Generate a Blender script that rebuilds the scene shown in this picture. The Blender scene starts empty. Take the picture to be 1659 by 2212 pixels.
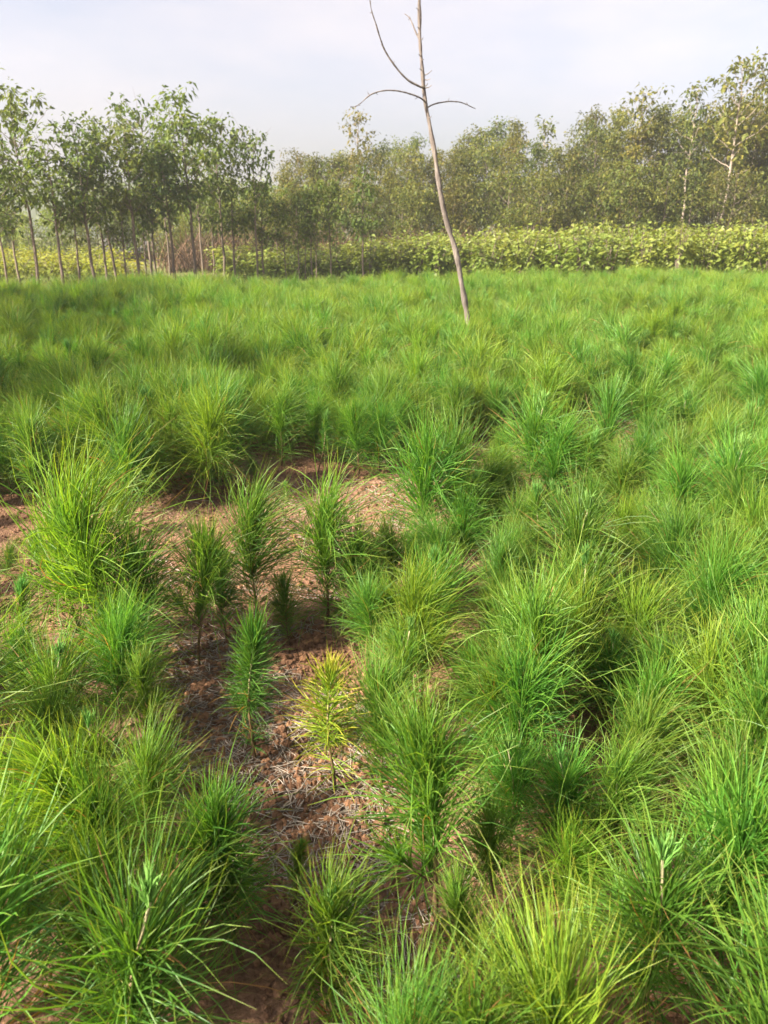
import bpy, math
import numpy as np
from mathutils import Vector, Matrix

# ------------------------------------------------------------------ camera
H = 1.15                                   # eye height over the seed beds
W_PX, H_PX, F_PX, HORIZON = 1659.0, 2212.0, 1671.0, 490.0
PITCH = math.atan((H_PX / 2 - HORIZON) / F_PX)
scn = bpy.context.scene
cam_d = bpy.data.cameras.new('camera')
cam = bpy.data.objects.new('camera', cam_d)
scn.collection.objects.link(cam)
cam.location = (0, 0, H)
cam.rotation_euler = (math.pi / 2 - PITCH, 0, 0)
cam_d.sensor_fit = 'VERTICAL'
cam_d.sensor_height = 36.0
cam_d.lens = 36.0 * F_PX / H_PX
cam_d.clip_start = 0.05
cam_d.clip_end = 6000
cam_d.dof.use_dof = True
cam_d.dof.focus_distance = 2.0
cam_d.dof.aperture_fstop = 8.0
scn.camera = cam

# ------------------------------------------------------------------ light
SUN_EL, SUN_AZ = math.radians(37), math.radians(-116)      # azimuth from the view direction, negative = left
world = bpy.data.worlds.new('World')
scn.world = world
world.use_nodes = True
nt = world.node_tree
nt.nodes.clear()
wo = nt.nodes.new('ShaderNodeOutputWorld')
bg = nt.nodes.new('ShaderNodeBackground')
sky = nt.nodes.new('ShaderNodeTexSky')
sky.sky_type = 'NISHITA'
sky.sun_disc = False
sky.sun_elevation = SUN_EL
sky.sun_rotation = SUN_AZ
sky.air_density = 1.0
sky.dust_density = 4.0
sky.ozone_density = 1.5
# a thin even veil of high cloud over the whole dome
tc = nt.nodes.new('ShaderNodeTexCoord')
mp = nt.nodes.new('ShaderNodeMapping')
mp.inputs['Scale'].default_value = (1.0, 1.0, 3.2)
ns = nt.nodes.new('ShaderNodeTexNoise')
ns.inputs['Scale'].default_value = 2.3
ns.inputs['Detail'].default_value = 7.0
ns.inputs['Roughness'].default_value = 0.55
cr = nt.nodes.new('ShaderNodeValToRGB')
cr.color_ramp.elements[0].position = 0.38
cr.color_ramp.elements[0].color = (0.42, 0.42, 0.42, 1)
cr.color_ramp.elements[1].position = 0.66
cr.color_ramp.elements[1].color = (0.95, 0.95, 0.95, 1)
veil = nt.nodes.new('ShaderNodeHueSaturation')
veil.inputs['Saturation'].default_value = 0.10
veil.inputs['Value'].default_value = 1.12
mixs = nt.nodes.new('ShaderNodeMixRGB')
tint = nt.nodes.new('ShaderNodeMixRGB')
tint.blend_type = 'MULTIPLY'
tint.inputs['Fac'].default_value = 1.0
tint.inputs['Color2'].default_value = (1.04, 0.975, 1.025, 1)
nt.links.new(tc.outputs['Generated'], mp.inputs['Vector'])
nt.links.new(mp.outputs['Vector'], ns.inputs['Vector'])
nt.links.new(ns.outputs['Fac'], cr.inputs['Fac'])
nt.links.new(sky.outputs['Color'], veil.inputs['Color'])
nt.links.new(cr.outputs['Color'], mixs.inputs['Fac'])
nt.links.new(sky.outputs['Color'], mixs.inputs['Color1'])
nt.links.new(veil.outputs['Color'], mixs.inputs['Color2'])
nt.links.new(mixs.outputs['Color'], tint.inputs['Color1'])
nt.links.new(tint.outputs['Color'], bg.inputs['Color'])
bg.inputs['Strength'].default_value = 0.059
nt.links.new(bg.outputs['Background'], wo.inputs['Surface'])

sun_d = bpy.data.lights.new('sun', 'SUN')
sun_d.energy = 5.0
sun_d.angle = math.radians(1.5)
sun_d.color = (1.0, 0.90, 0.74)
sun = bpy.data.objects.new('sun', sun_d)
scn.collection.objects.link(sun)
sdir = Vector((math.sin(SUN_AZ) * math.cos(SUN_EL), math.cos(SUN_AZ) * math.cos(SUN_EL), math.sin(SUN_EL)))
sun.rotation_euler = sdir.to_track_quat('Z', 'Y').to_euler()
sun.location = sdir * 30

vs = scn.view_settings
vs.view_transform = 'Standard'
vs.look = 'None'
vs.exposure = 2.0
vs.gamma = 1.0
vs.use_curve_mapping = False
scn.render.engine = 'CYCLES'
cy = scn.cycles
cy.max_bounces = 12
cy.diffuse_bounces = 5
cy.transmission_bounces = 8
cy.glossy_bounces = 2
cy.volume_bounces = 1
cy.transparent_max_bounces = 4
cy.sample_clamp_indirect = 6.0
cy.use_denoising = True

rng = np.random.default_rng(11)

# ------------------------------------------------------------------ pixel helpers (pixels of a 1659 x 2212 view)
CP, SP = math.cos(PITCH), math.sin(PITCH)
def ray(px, py):
    a = (px - W_PX / 2) / F_PX
    b = (H_PX / 2 - py) / F_PX
    return np.array([a, CP + b * SP, -SP + b * CP])
def ground_at(px, py):
    r = ray(px, py)
    t = -H / r[2]
    return r[0] * t, r[1] * t
def on_plane_y(px, py, y):
    """the point at depth y (metres ahead) that a pixel looks at"""
    r = ray(px, py)
    t = y / r[1]
    return r[0] * t, H + r[2] * t
def px_of(x, y, z):
    dz = z - H
    dep = y * CP - dz * SP
    up = y * SP + dz * CP
    return W_PX / 2 + F_PX * x / dep, H_PX / 2 - F_PX * up / dep, dep

# ------------------------------------------------------------------ noise
def _hash(ix, iy, s):
    n = (ix.astype(np.int64) * 374761393 + iy.astype(np.int64) * 668265263 + s * 144665) & 0x7fffffff
    n = ((n ^ (n >> 13)) * 1274126177) & 0x7fffffff
    return ((n ^ (n >> 16)) & 0xffff) / 65535.0
def vnoise(x, y, s=0):
    x = np.asarray(x, float); y = np.asarray(y, float)
    ix = np.floor(x); iy = np.floor(y)
    fx = x - ix; fy = y - iy
    fx = fx * fx * (3 - 2 * fx); fy = fy * fy * (3 - 2 * fy)
    a = _hash(ix, iy, s); b = _hash(ix + 1, iy, s); c = _hash(ix, iy + 1, s); d = _hash(ix + 1, iy + 1, s)
    return (a * (1 - fx) + b * fx) * (1 - fy) + (c * (1 - fx) + d * fx) * fy
def ground_z(x, y):
    z = (vnoise(x * 1.1, y * 1.1, 1) - .5) * .06
    z = z + (vnoise(x * 4.3, y * 4.3, 2) - .5) * .034
    z = z + (vnoise(x * 12, y * 12, 3) - .5) * .020
    z = z + (vnoise(x * 30, y * 30, 4) - .5) * .014
    return z

# ------------------------------------------------------------------ mesh helpers
class MB:
    """collects vertices, quads and triangles with one colour attribute (r = along, g = random, b = kind) per vertex"""
    def __init__(self):
        self.v, self.q, self.t, self.c = [], [], [], []
        self.n = 0
    def add(self, v, q=None, t=None, c=None):
        v = np.asarray(v, float).reshape(-1, 3)
        self.v.append(v)
        if q is not None and len(q): self.q.append(np.asarray(q, int).reshape(-1, 4) + self.n)
        if t is not None and len(t): self.t.append(np.asarray(t, int).reshape(-1, 3) + self.n)
        if c is None: c = np.zeros((len(v), 3))
        self.c.append(np.broadcast_to(np.asarray(c, float), (len(v), 3)))
        self.n += len(v)
        return self
    def mesh(self, name, mat, smooth=True):
        v = np.concatenate(self.v).astype(np.float32)
        q = np.concatenate(self.q) if self.q else np.zeros((0, 4), int)
        t = np.concatenate(self.t) if self.t else np.zeros((0, 3), int)
        me = bpy.data.meshes.new(name)
        me.vertices.add(len(v)); me.vertices.foreach_set('co', v.ravel())
        nl = q.size + t.size
        me.loops.add(nl)
        me.loops.foreach_set('vertex_index', np.concatenate([q.ravel(), t.ravel()]).astype(np.int32))
        npoly = len(q) + len(t)
        me.polygons.add(npoly)
        st = np.concatenate([np.arange(len(q)) * 4, q.size + np.arange(len(t)) * 3]).astype(np.int32)
        me.polygons.foreach_set('loop_start', st)
        me.polygons.foreach_set('use_smooth', np.full(npoly, smooth))
        me.update(calc_edges=True)
        c = np.concatenate(self.c)
        at = me.color_attributes.new('mark', 'FLOAT_COLOR', 'POINT')
        at.data.foreach_set('color', np.hstack([c, np.ones((len(c), 1))]).astype(np.float32).ravel())
        me.materials.append(mat)
        return me

def unit(a):
    return a / np.maximum(np.linalg.norm(a, axis=-1, keepdims=True), 1e-9)

def strands(P, wid, r=None, sides=3, mark_g=None, mark_b=0.0, rg=rng):
    """thin tapering tubes: P (N,K,3) centre lines, wid (N,K) radii"""
    N, K, _ = P.shape
    T = np.gradient(P, axis=1); T = unit(T)
    R = unit(rg.normal(size=(N, 1, 3)))
    S = unit(np.cross(T, np.broadcast_to(R, T.shape)))
    U = np.cross(S, T)
    a = np.arange(sides) * 2 * math.pi / sides
    V = P[:, :, None, :] + wid[:, :, None, None] * (np.cos(a)[None, None, :, None] * S[:, :, None, :] + np.sin(a)[None, None, :, None] * U[:, :, None, :])
    V = V.reshape(-1, 3)
    n = np.arange(N)[:, None, None] * K * sides; k = np.arange(K - 1)[None, :, None] * sides; s = np.arange(sides)[None, None, :]
    s2 = (s + 1) % sides
    Q = np.stack([n + k + s, n + k + s2, n + k + sides + s2, n + k + sides + s], -1).reshape(-1, 4)
    g = rg.random(N) if mark_g is None else mark_g
    tt = np.linspace(0, 1, K)
    C = np.stack([np.broadcast_to(tt[None, :, None], (N, K, sides)), np.broadcast_to(np.asarray(g)[:, None, None], (N, K, sides)),
                  np.full((N, K, sides), mark_b)], -1).reshape(-1, 3)
    return V, Q, C

def ribbons(P, wid, mark_g=None, rg=rng):
    """thin single-sheet blades with a V section: P (N,K,3) centre lines, wid (N,K) half widths"""
    N, K, _ = P.shape
    T = unit(np.gradient(P, axis=1))
    R = unit(rg.normal(size=(N, 1, 3)))
    S = unit(np.cross(T, np.broadcast_to(R, T.shape))); U = np.cross(S, T)
    w = wid[:, :, None]
    V = np.stack([P + w * S, P - w * .75 * U, P - w * S], 2).reshape(-1, 3)
    n = np.arange(N)[:, None, None] * K * 3; k = np.arange(K - 1)[None, :, None] * 3; s = np.arange(2)[None, None, :]
    Q = np.stack([n + k + s, n + k + s + 1, n + k + 3 + s + 1, n + k + 3 + s], -1).reshape(-1, 4)
    g = rg.random(N) if mark_g is None else mark_g
    C = np.zeros((N, K, 3, 3)); C[..., 0] = np.linspace(0, 1, K)[None, :, None]; C[..., 1] = np.asarray(g)[:, None, None]
    return V, Q, C.reshape(-1, 3)

def tube(mb, pts, rad, sides=8, mark=(0, 0, 0), wob=0.0, rg=rng, along=True):
    P = np.asarray(pts, float)[None]; rad = np.asarray(rad, float)[None]
    V, Q, C = strands(P, rad, sides=sides, mark_g=np.array([mark[1]]), mark_b=mark[2], rg=rg)
    if wob:
        V = V + rg.normal(size=V.shape) * wob
    K = P.shape[1]
    cap = np.arange(sides)
    mb.add(V, Q, None, C)

def smooth_path(ctrl, n):
    """Catmull-Rom through control points"""
    c = np.asarray(ctrl, float)
    c = np.vstack([2 * c[0] - c[1], c, 2 * c[-1] - c[-2]])
    m = len(c) - 3
    out = []
    for u in np.linspace(0, m - 1e-6, n):
        i = int(u); f = u - i
        a, b, d, e = c[i], c[i + 1], c[i + 2], c[i + 3]
        out.append(.5 * (2 * b + (d - a) * f + (2 * a - 5 * b + 4 * d - e) * f * f + (3 * b - a - 3 * d + e) * f ** 3))
    return np.array(out)

def leaves(mb, p, d, length, width, g, b=0.0, rg=rng, fold=.18, droop=.25):
    """folded leaf blades: base p, direction d"""
    N = len(p)
    d = unit(d)
    up = np.array([0, 0, 1.0]) + rg.normal(size=(N, 3)) * .45
    side = unit(np.cross(d, up)); nrm = unit(np.cross(side, d))
    L = length[:, None]; Wd = width[:, None]
    mid = p + d * L * .45 - nrm * Wd * fold
    tip = p + d * L - np.array([0, 0, 1.0]) * L * droop
    le = p + d * L * .42 + side * Wd * .5
    ri = p + d * L * .42 - side * Wd * .5
    V = np.stack([p, le, tip, mid, ri], 1).reshape(-1, 3)
    o = np.arange(N)[:, None] * 5
    Q = np.concatenate([o + np.array([[0, 3, 2, 1]]), o + np.array([[0, 4, 2, 3]])])
    C = np.zeros((N, 5, 3)); C[:, :, 0] = np.array([0, .5, 1, .4, .5]); C[:, :, 1] = np.asarray(g)[:, None]; C[:, :, 2] = b
    mb.add(V, Q, None, C.reshape(-1, 3))

def link(name, data, parent=None, **props):
    o = bpy.data.objects.new(name, data)
    scn.collection.objects.link(o)
    if parent is not None: o.parent = parent
    for k, v in props.items(): o[k] = v
    return o

def thing(name, loc, label, cat, group=None, rz=0.0, scale=1.0):
    o = bpy.data.objects.new(name, None)
    scn.collection.objects.link(o)
    o.empty_display_size = .1
    o.location = loc
    o.rotation_euler = (0, 0, rz)
    o.scale = (scale,) * 3 if not hasattr(scale, '__len__') else scale
    o['label'] = label; o['category'] = cat
    if group: o['group'] = group
    return o

# ------------------------------------------------------------------ materials
def new_mat(name):
    m = bpy.data.materials.new(name); m.use_nodes = True
    m.node_tree.nodes.clear()
    return m, m.node_tree
def N_(nt, t, **kw):
    n = nt.nodes.new(t)
    for k, v in kw.items():
        if k in n.inputs: n.inputs[k].default_value = v
        else: setattr(n, k, v)
    return n
def ramp(nt, stops, fac=None):
    n = nt.nodes.new('ShaderNodeValToRGB')
    e = n.color_ramp.elements
    while len(e) < len(stops): e.new(.5)
    for x, (p, c) in zip(e, stops):
        x.position = p; x.color = (*c, 1)
    if fac is not None: nt.links.new(fac, n.inputs['Fac'])
    return n
def mix(nt, fac, a, b, mode='MIX'):
    n = nt.nodes.new('ShaderNodeMixRGB'); n.blend_type = mode
    for i, x in zip(('Fac', 'Color1', 'Color2'), (fac, a, b)):
        if hasattr(x, 'links'): nt.links.new(x, n.inputs[i])
        elif i == 'Fac': n.inputs[i].default_value = x
        else: n.inputs[i].default_value = (*x, 1)
    return n.outputs['Color']
def mul(nt, a, b, op='MULTIPLY'):
    n = nt.nodes.new('ShaderNodeMath'); n.operation = op
    for i, x in enumerate((a, b)):
        if hasattr(x, 'links'): nt.links.new(x, n.inputs[i])
        else: n.inputs[i].default_value = x
    return n.outputs[0]

def foliage_mat(name, dark, mid, light, tip=None, trans=.4, rough=.5, spec=.25, hue_var=.03, val_var=.3, trans_tint=(1.25, 1.15, .45), tip_from=.78):
    m, t = new_mat(name)
    at = N_(t, 'ShaderNodeAttribute', attribute_name='mark')
    sep = N_(t, 'ShaderNodeSeparateColor'); t.links.new(at.outputs['Color'], sep.inputs['Color'])
    oi = N_(t, 'ShaderNodeObjectInfo')
    col = ramp(t, [(0, dark), (.5, mid), (1, light)], sep.outputs['Green']).outputs['Color']
    if tip is not None:
        mr = N_(t, 'ShaderNodeMapRange'); mr.inputs['From Min'].default_value = tip_from; mr.inputs['From Max'].default_value = 1.0
        t.links.new(sep.outputs['Red'], mr.inputs['Value'])
        col = mix(t, mul(t, mr.outputs[0], .65), col, tip)
    if tip is not None: col = mix(t, sep.outputs['Blue'], col, (.30, .17, .06))
    hs = N_(t, 'ShaderNodeHueSaturation')
    t.links.new(mul(t, mul(t, mul(t, oi.outputs['Random'], .5, 'SUBTRACT'), 2 * hue_var), .5, 'ADD'), hs.inputs['Hue'])
    r2 = N_(t, 'ShaderNodeMath', operation='FRACT'); t.links.new(mul(t, oi.outputs['Random'], 7.31), r2.inputs[0])
    t.links.new(mul(t, mul(t, r2.outputs[0], val_var), 1 - val_var / 2, 'ADD'), hs.inputs['Value'])
    t.links.new(col, hs.inputs['Color'])
    c = hs.outputs['Color']
    p = N_(t, 'ShaderNodeBsdfPrincipled', Roughness=rough)
    p.inputs['Specular IOR Level'].default_value = spec
    t.links.new(c, p.inputs['Base Color'])
    tr = N_(t, 'ShaderNodeBsdfTranslucent')
    t.links.new(mix(t, 1.0, c, trans_tint, 'MULTIPLY'), tr.inputs['Color'])
    ms = N_(t, 'ShaderNodeMixShader', Fac=trans)
    t.links.new(p.outputs[0], ms.inputs[1]); t.links.new(tr.outputs[0], ms.inputs[2])
    o = N_(t, 'ShaderNodeOutputMaterial'); t.links.new(ms.outputs[0], o.inputs['Surface'])
    return m

def bark_mat(name, stops, scale=18, bump=.3, rough=.85, stretch=.25):
    m, t = new_mat(name)
    c = N_(t, 'ShaderNodeTexCoord'); mp = N_(t, 'ShaderNodeMapping'); mp.inputs['Scale'].default_value = (1, 1, stretch)
    t.links.new(c.outputs['Object'], mp.inputs['Vector'])
    n = N_(t, 'ShaderNodeTexNoise', Scale=scale, Detail=6.0, Roughness=.65); t.links.new(mp.outputs[0], n.inputs['Vector'])
    r = ramp(t, stops, n.outputs['Fac'])
    p = N_(t, 'ShaderNodeBsdfPrincipled', Roughness=rough); p.inputs['Specular IOR Level'].default_value = .2
    t.links.new(r.outputs[0], p.inputs['Base Color'])
    b = N_(t, 'ShaderNodeBump', Strength=bump, Distance=.01); t.links.new(n.outputs['Fac'], b.inputs['Height']); t.links.new(b.outputs[0], p.inputs['Normal'])
    o = N_(t, 'ShaderNodeOutputMaterial'); t.links.new(p.outputs[0], o.inputs['Surface'])
    return m

M = {}
M['needle'] = foliage_mat('pine_needle', (.050, .140, .020), (.104, .240, .030), (.190, .330, .042), tip=(.34, .38, .06), trans=.50, rough=.42, spec=.4, hue_var=.018, val_var=.35)
M['needle_yellow'] = foliage_mat('yellowing_needle', (.10, .21, .02), (.21, .32, .025), (.38, .42, .035), tip=(.52, .40, .05), trans=.4, rough=.45, hue_var=.0, val_var=.0, trans_tint=(1.1, 1.05, .5), tip_from=.5)
M['needle_dark'] = foliage_mat('dark_needle', (.040, .105, .018), (.066, .155, .024), (.105, .205, .030), tip=(.15, .23, .04), trans=.45, rough=.42, spec=.4, hue_var=.01, val_var=.2)
M['needle_lime'] = foliage_mat('lime_needle', (.080, .170, .018), (.155, .280, .026), (.26, .375, .036), tip=(.40, .41, .05), trans=.50, rough=.42, spec=.4, hue_var=.012, val_var=.2)
M['candle'] = foliage_mat('glaucous_tip', (.085, .20, .035), (.13, .285, .058), (.185, .35, .085), tip=(.24, .40, .11), trans=.35, rough=.5, hue_var=.015, val_var=.25, trans_tint=(1.0, 1.1, .8))
M['leaf_grove'] = foliage_mat('grove_leaf', (.050, .085, .020), (.095, .140, .028), (.170, .210, .040), trans=.42, rough=.5, hue_var=.012, val_var=.35)
M['leaf_forest'] = foliage_mat('forest_leaf', (.042, .060, .014), (.110, .132, .026), (.235, .215, .042), trans=.44, rough=.55, hue_var=.035, val_var=.5)
M['leaf_shrub'] = foliage_mat('shrub_leaf', (.072, .120, .020), (.155, .205, .034), (.25, .275, .052), trans=.38, rough=.45, spec=.35, hue_var=.012, val_var=.25)
M['leaf_gold'] = foliage_mat('gold_shrub_leaf', (.10, .14, .02), (.20, .23, .03), (.32, .31, .04), trans=.4, rough=.5, hue_var=.012, val_var=.2)
M['dead_fern'] = foliage_mat('dead_undergrowth', (.055, .038, .022), (.11, .065, .036), (.17, .10, .055), trans=.2, rough=.7, hue_var=.0, val_var=.0, trans_tint=(1.1, .95, .8))
M['weed'] = foliage_mat('weed_blade', (.07, .13, .02), (.13, .20, .03), (.24, .26, .05), trans=.4, rough=.5, hue_var=.0, val_var=.0)
M['bark_grove'] = bark_mat('grove_bark', [(.3, (.085, .066, .050)), (.7, (.20, .155, .120))], 22)
M['bark_forest'] = bark_mat('forest_bark', [(.3, (.10, .078, .060)), (.7, (.24, .19, .15))], 12)
M['bark_pale'] = bark_mat('pale_bark', [(.3, (.17, .135, .105)), (.7, (.36, .30, .24))], 12)
M['bark_dead'] = bark_mat('dead_bark', [(.25, (.07, .057, .048)), (.5, (.15, .125, .108)), (.75, (.28, .24, .205))], 26, bump=1.0, stretch=.3)
M['bark_twig'] = bark_mat('dry_twig', [(.3, (.16, .12, .09)), (.7, (.38, .31, .25))], 40)

def stem_mat():
    m, t = new_mat('seedling_stem')
    at = N_(t, 'ShaderNodeAttribute', attribute_name='mark')
    sep = N_(t, 'ShaderNodeSeparateColor'); t.links.new(at.outputs['Color'], sep.inputs['Color'])
    n = N_(t, 'ShaderNodeTexNoise', Scale=160.0, Detail=3.0)
    c = N_(t, 'ShaderNodeTexCoord'); t.links.new(c.outputs['Object'], n.inputs['Vector'])
    r = ramp(t, [(0, (.075, .045, .026)), (.5, (.16, .105, .055)), (.72, (.33, .27, .15)), (1, (.42, .40, .24))], sep.outputs['Red'])
    col = mix(t, .55, r.outputs[0], ramp(t, [(.35, (.45, .42, .4)), (.65, (1.15, 1.12, 1.05))], n.outputs['Fac']).outputs[0], 'MULTIPLY')
    p = N_(t, 'ShaderNodeBsdfPrincipled', Roughness=.8); p.inputs['Specular IOR Level'].default_value = .2
    t.links.new(col, p.inputs['Base Color'])
    o = N_(t, 'ShaderNodeOutputMaterial'); t.links.new(p.outputs[0], o.inputs['Surface'])
    return m
M['stem'] = stem_mat()

def soil_mat(name='soil', clod=False):
    m, t = new_mat(name)
    c = N_(t, 'ShaderNodeTexCoord')
    vec = c.outputs['Object'] if not clod else N_(t, 'ShaderNodeNewGeometry').outputs['Position']
    n1 = N_(t, 'ShaderNodeTexNoise', Scale=2.2, Detail=5.0, Roughness=.6); t.links.new(vec, n1.inputs['Vector'])
    n2 = N_(t, 'ShaderNodeTexNoise', Scale=60.0, Detail=6.0, Roughness=.7); t.links.new(vec, n2.inputs['Vector'])
    v = N_(t, 'ShaderNodeTexVoronoi', Scale=85.0); t.links.new(vec, v.inputs['Vector'])
    a = ramp(t, [(.3, (.120, .070, .046)), (.5, (.20, .118, .076)), (.72, (.27, .178, .128))], n1.outputs['Fac']).outputs[0]
    b = mix(t, .75, a, ramp(t, [(.25, (.42, .40, .38)), (.6, (1.1, 1.08, 1.05)), (.8, (1.5, 1.45, 1.4))], n2.outputs['Fac']).outputs[0], 'MULTIPLY')
    b = mix(t, .45, b, mix(t, 1.0, b, ramp(t, [(0, (.8, .72, .66)), (1, (1.35, 1.25, 1.15))], v.outputs['Color']).outputs[0], 'MULTIPLY'))
    if clod:
        at = N_(t, 'ShaderNodeAttribute', attribute_name='mark'); sep = N_(t, 'ShaderNodeSeparateColor'); t.links.new(at.outputs['Color'], sep.inputs['Color'])
        b = mix(t, .8, b, ramp(t, [(0, (.65, .6, .58)), (.6, (1.15, 1.1, 1.05)), (1, (1.7, 1.6, 1.4))], sep.outputs['Green']).outputs[0], 'MULTIPLY')
    else:                                   # beyond the nursery beds the soil carries a green-brown turf
        sx = N_(t, 'ShaderNodeSeparateXYZ'); t.links.new(vec, sx.inputs[0])
        mr = N_(t, 'ShaderNodeMapRange'); mr.inputs['From Min'].default_value = 13.5; mr.inputs['From Max'].default_value = 17
        t.links.new(sx.outputs['Y'], mr.inputs['Value'])
        turf = ramp(t, [(.35, (.07, .085, .025)), (.65, (.14, .13, .05))], n1.outputs['Fac']).outputs[0]
        b = mix(t, mr.outputs[0], b, turf)
    p = N_(t, 'ShaderNodeBsdfPrincipled', Roughness=.95); p.inputs['Specular IOR Level'].default_value = .12
    t.links.new(b, p.inputs['Base Color'])
    h = mul(t, n2.outputs['Fac'], mul(t, v.outputs['Distance'], -.6), 'ADD')
    bp = N_(t, 'ShaderNodeBump', Strength=.9, Distance=.012); t.links.new(h, bp.inputs['Height']); t.links.new(bp.outputs[0], p.inputs['Normal'])
    o = N_(t, 'ShaderNodeOutputMaterial'); t.links.new(p.outputs[0], o.inputs['Surface'])
    return m
M['soil'] = soil_mat(); M['clod'] = soil_mat('soil_clod', True)

def plain_ramp_mat(name, dark, light, rough=.85):
    m, t = new_mat(name)
    at = N_(t, 'ShaderNodeAttribute', attribute_name='mark'); sep = N_(t, 'ShaderNodeSeparateColor'); t.links.new(at.outputs['Color'], sep.inputs['Color'])
    r = ramp(t, [(0, dark), (1, light)], sep.outputs['Green'])
    p = N_(t, 'ShaderNodeBsdfPrincipled', Roughness=rough); p.inputs['Specular IOR Level'].default_value = .2
    t.links.new(r.outputs[0], p.inputs['Base Color'])
    o = N_(t, 'ShaderNodeOutputMaterial'); t.links.new(p.outputs[0], o.inputs['Surface'])
    return m
M['straw'] = plain_ramp_mat('dry_straw', (.10, .075, .058), (.44, .375, .31))
M['hill'] = plain_ramp_mat('hill_wood', (.045, .06, .035), (.08, .09, .05))
M['roof'] = bark_mat('shed_roof', [(.3, (.05, .045, .045)), (.7, (.11, .10, .10))], 3)
M['brick'] = bark_mat('shed_brick', [(.3, (.26, .085, .06)), (.7, (.42, .16, .11))], 5)

# ------------------------------------------------------------------ ground
def axis(lo, hi, fine, mid_lo, mid_hi, growth=1.16):
    a = list(np.arange(mid_lo, mid_hi + fine / 2, fine))
    s = fine
    while a[-1] < hi:
        s *= growth; a.append(a[-1] + s)
    s = fine; b = [a[0]]
    while b[-1] > lo:
        s *= growth; b.append(b[-1] - s)
    return np.array(b[:0:-1] + a)
gx = axis(-700, 700, .022, -1.9, 1.9); gy = axis(-300, 900, .022, .55, 4.3)
X, Y = np.meshgrid(gx, gy)
Z = ground_z(X, Y)
nx, ny = len(gx), len(gy)
i = np.arange(ny - 1)[:, None] * nx + np.arange(nx - 1)[None, :]
ground = link('ground', MB().add(np.stack([X, Y, Z], -1).reshape(-1, 3), np.stack([i, i + 1, i + 1 + nx, i + nx], -1).reshape(-1, 4)).mesh('ground', M['soil']), kind='structure')
ground['label'] = 'red-brown crumbly nursery soil under the pine seedlings'

# distant wooded rise
hm = MB(); th = np.linspace(-1.25, 1.25, 120)
for (R0, R1, amp, base, s) in ((100, 130, 4.5, 5.5, 5), (140, 190, 6, 8.0, 9)):
    hh = base + amp * (vnoise(th * 6 + 3, th * 0, s) - .45) + 1.6 * (vnoise(th * 60, th * 0, s + 1) - .5)
    A = np.stack([np.sin(th) * R0, np.cos(th) * R0, np.full_like(th, -.5)], -1)
    Bm = np.stack([np.sin(th) * (R0 + R1) / 2, np.cos(th) * (R0 + R1) / 2, hh], -1)
    Cm = np.stack([np.sin(th) * R1, np.cos(th) * R1, np.full_like(th, -.5)], -1)
    Vh = np.stack([A, .45 * A + .55 * Bm + np.array([0, 0, 2.2]), Bm, Cm], 1).reshape(-1, 3)
    k = np.arange(len(th) - 1)[:, None] * 4 + np.arange(3)[None, :]
    hm.add(Vh, np.stack([k, k + 4, k + 5, k + 1], -1).reshape(-1, 4), None, np.stack([np.zeros(len(Vh)), rng.random(len(Vh)), np.zeros(len(Vh))], -1))
link('hill', hm.mesh('hill', M['hill']), kind='structure')

# ------------------------------------------------------------------ pine seedlings
K = 6
TT = np.linspace(0, 1, K)
def needle_set(rg, base, direc, L, droop, curl, wid, sway=(0, 0, 0)):
    n = len(base)
    t = TT[None, :, None]
    side = unit(np.cross(direc, rg.normal(size=(n, 3))))
    side2 = unit(np.cross(direc, side)); c2 = rg.normal(0, .12, n)[:, None, None]
    P = base[:, None] + L[:, None, None] * (direc[:, None] * t + side[:, None] * (curl[:, None, None] * t ** 2) + side2[:, None] * c2 * (t - 1.3 * t ** 3)
        + np.array([0, 0, -1.0]) * droop[:, None, None] * t ** 2.2 + np.asarray(sway)[None, None] * t ** 2)
    w = wid[:, None] * np.array([.75, 1.0, 1.0, .95, .8, .12])[None]
    return P, w

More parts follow.
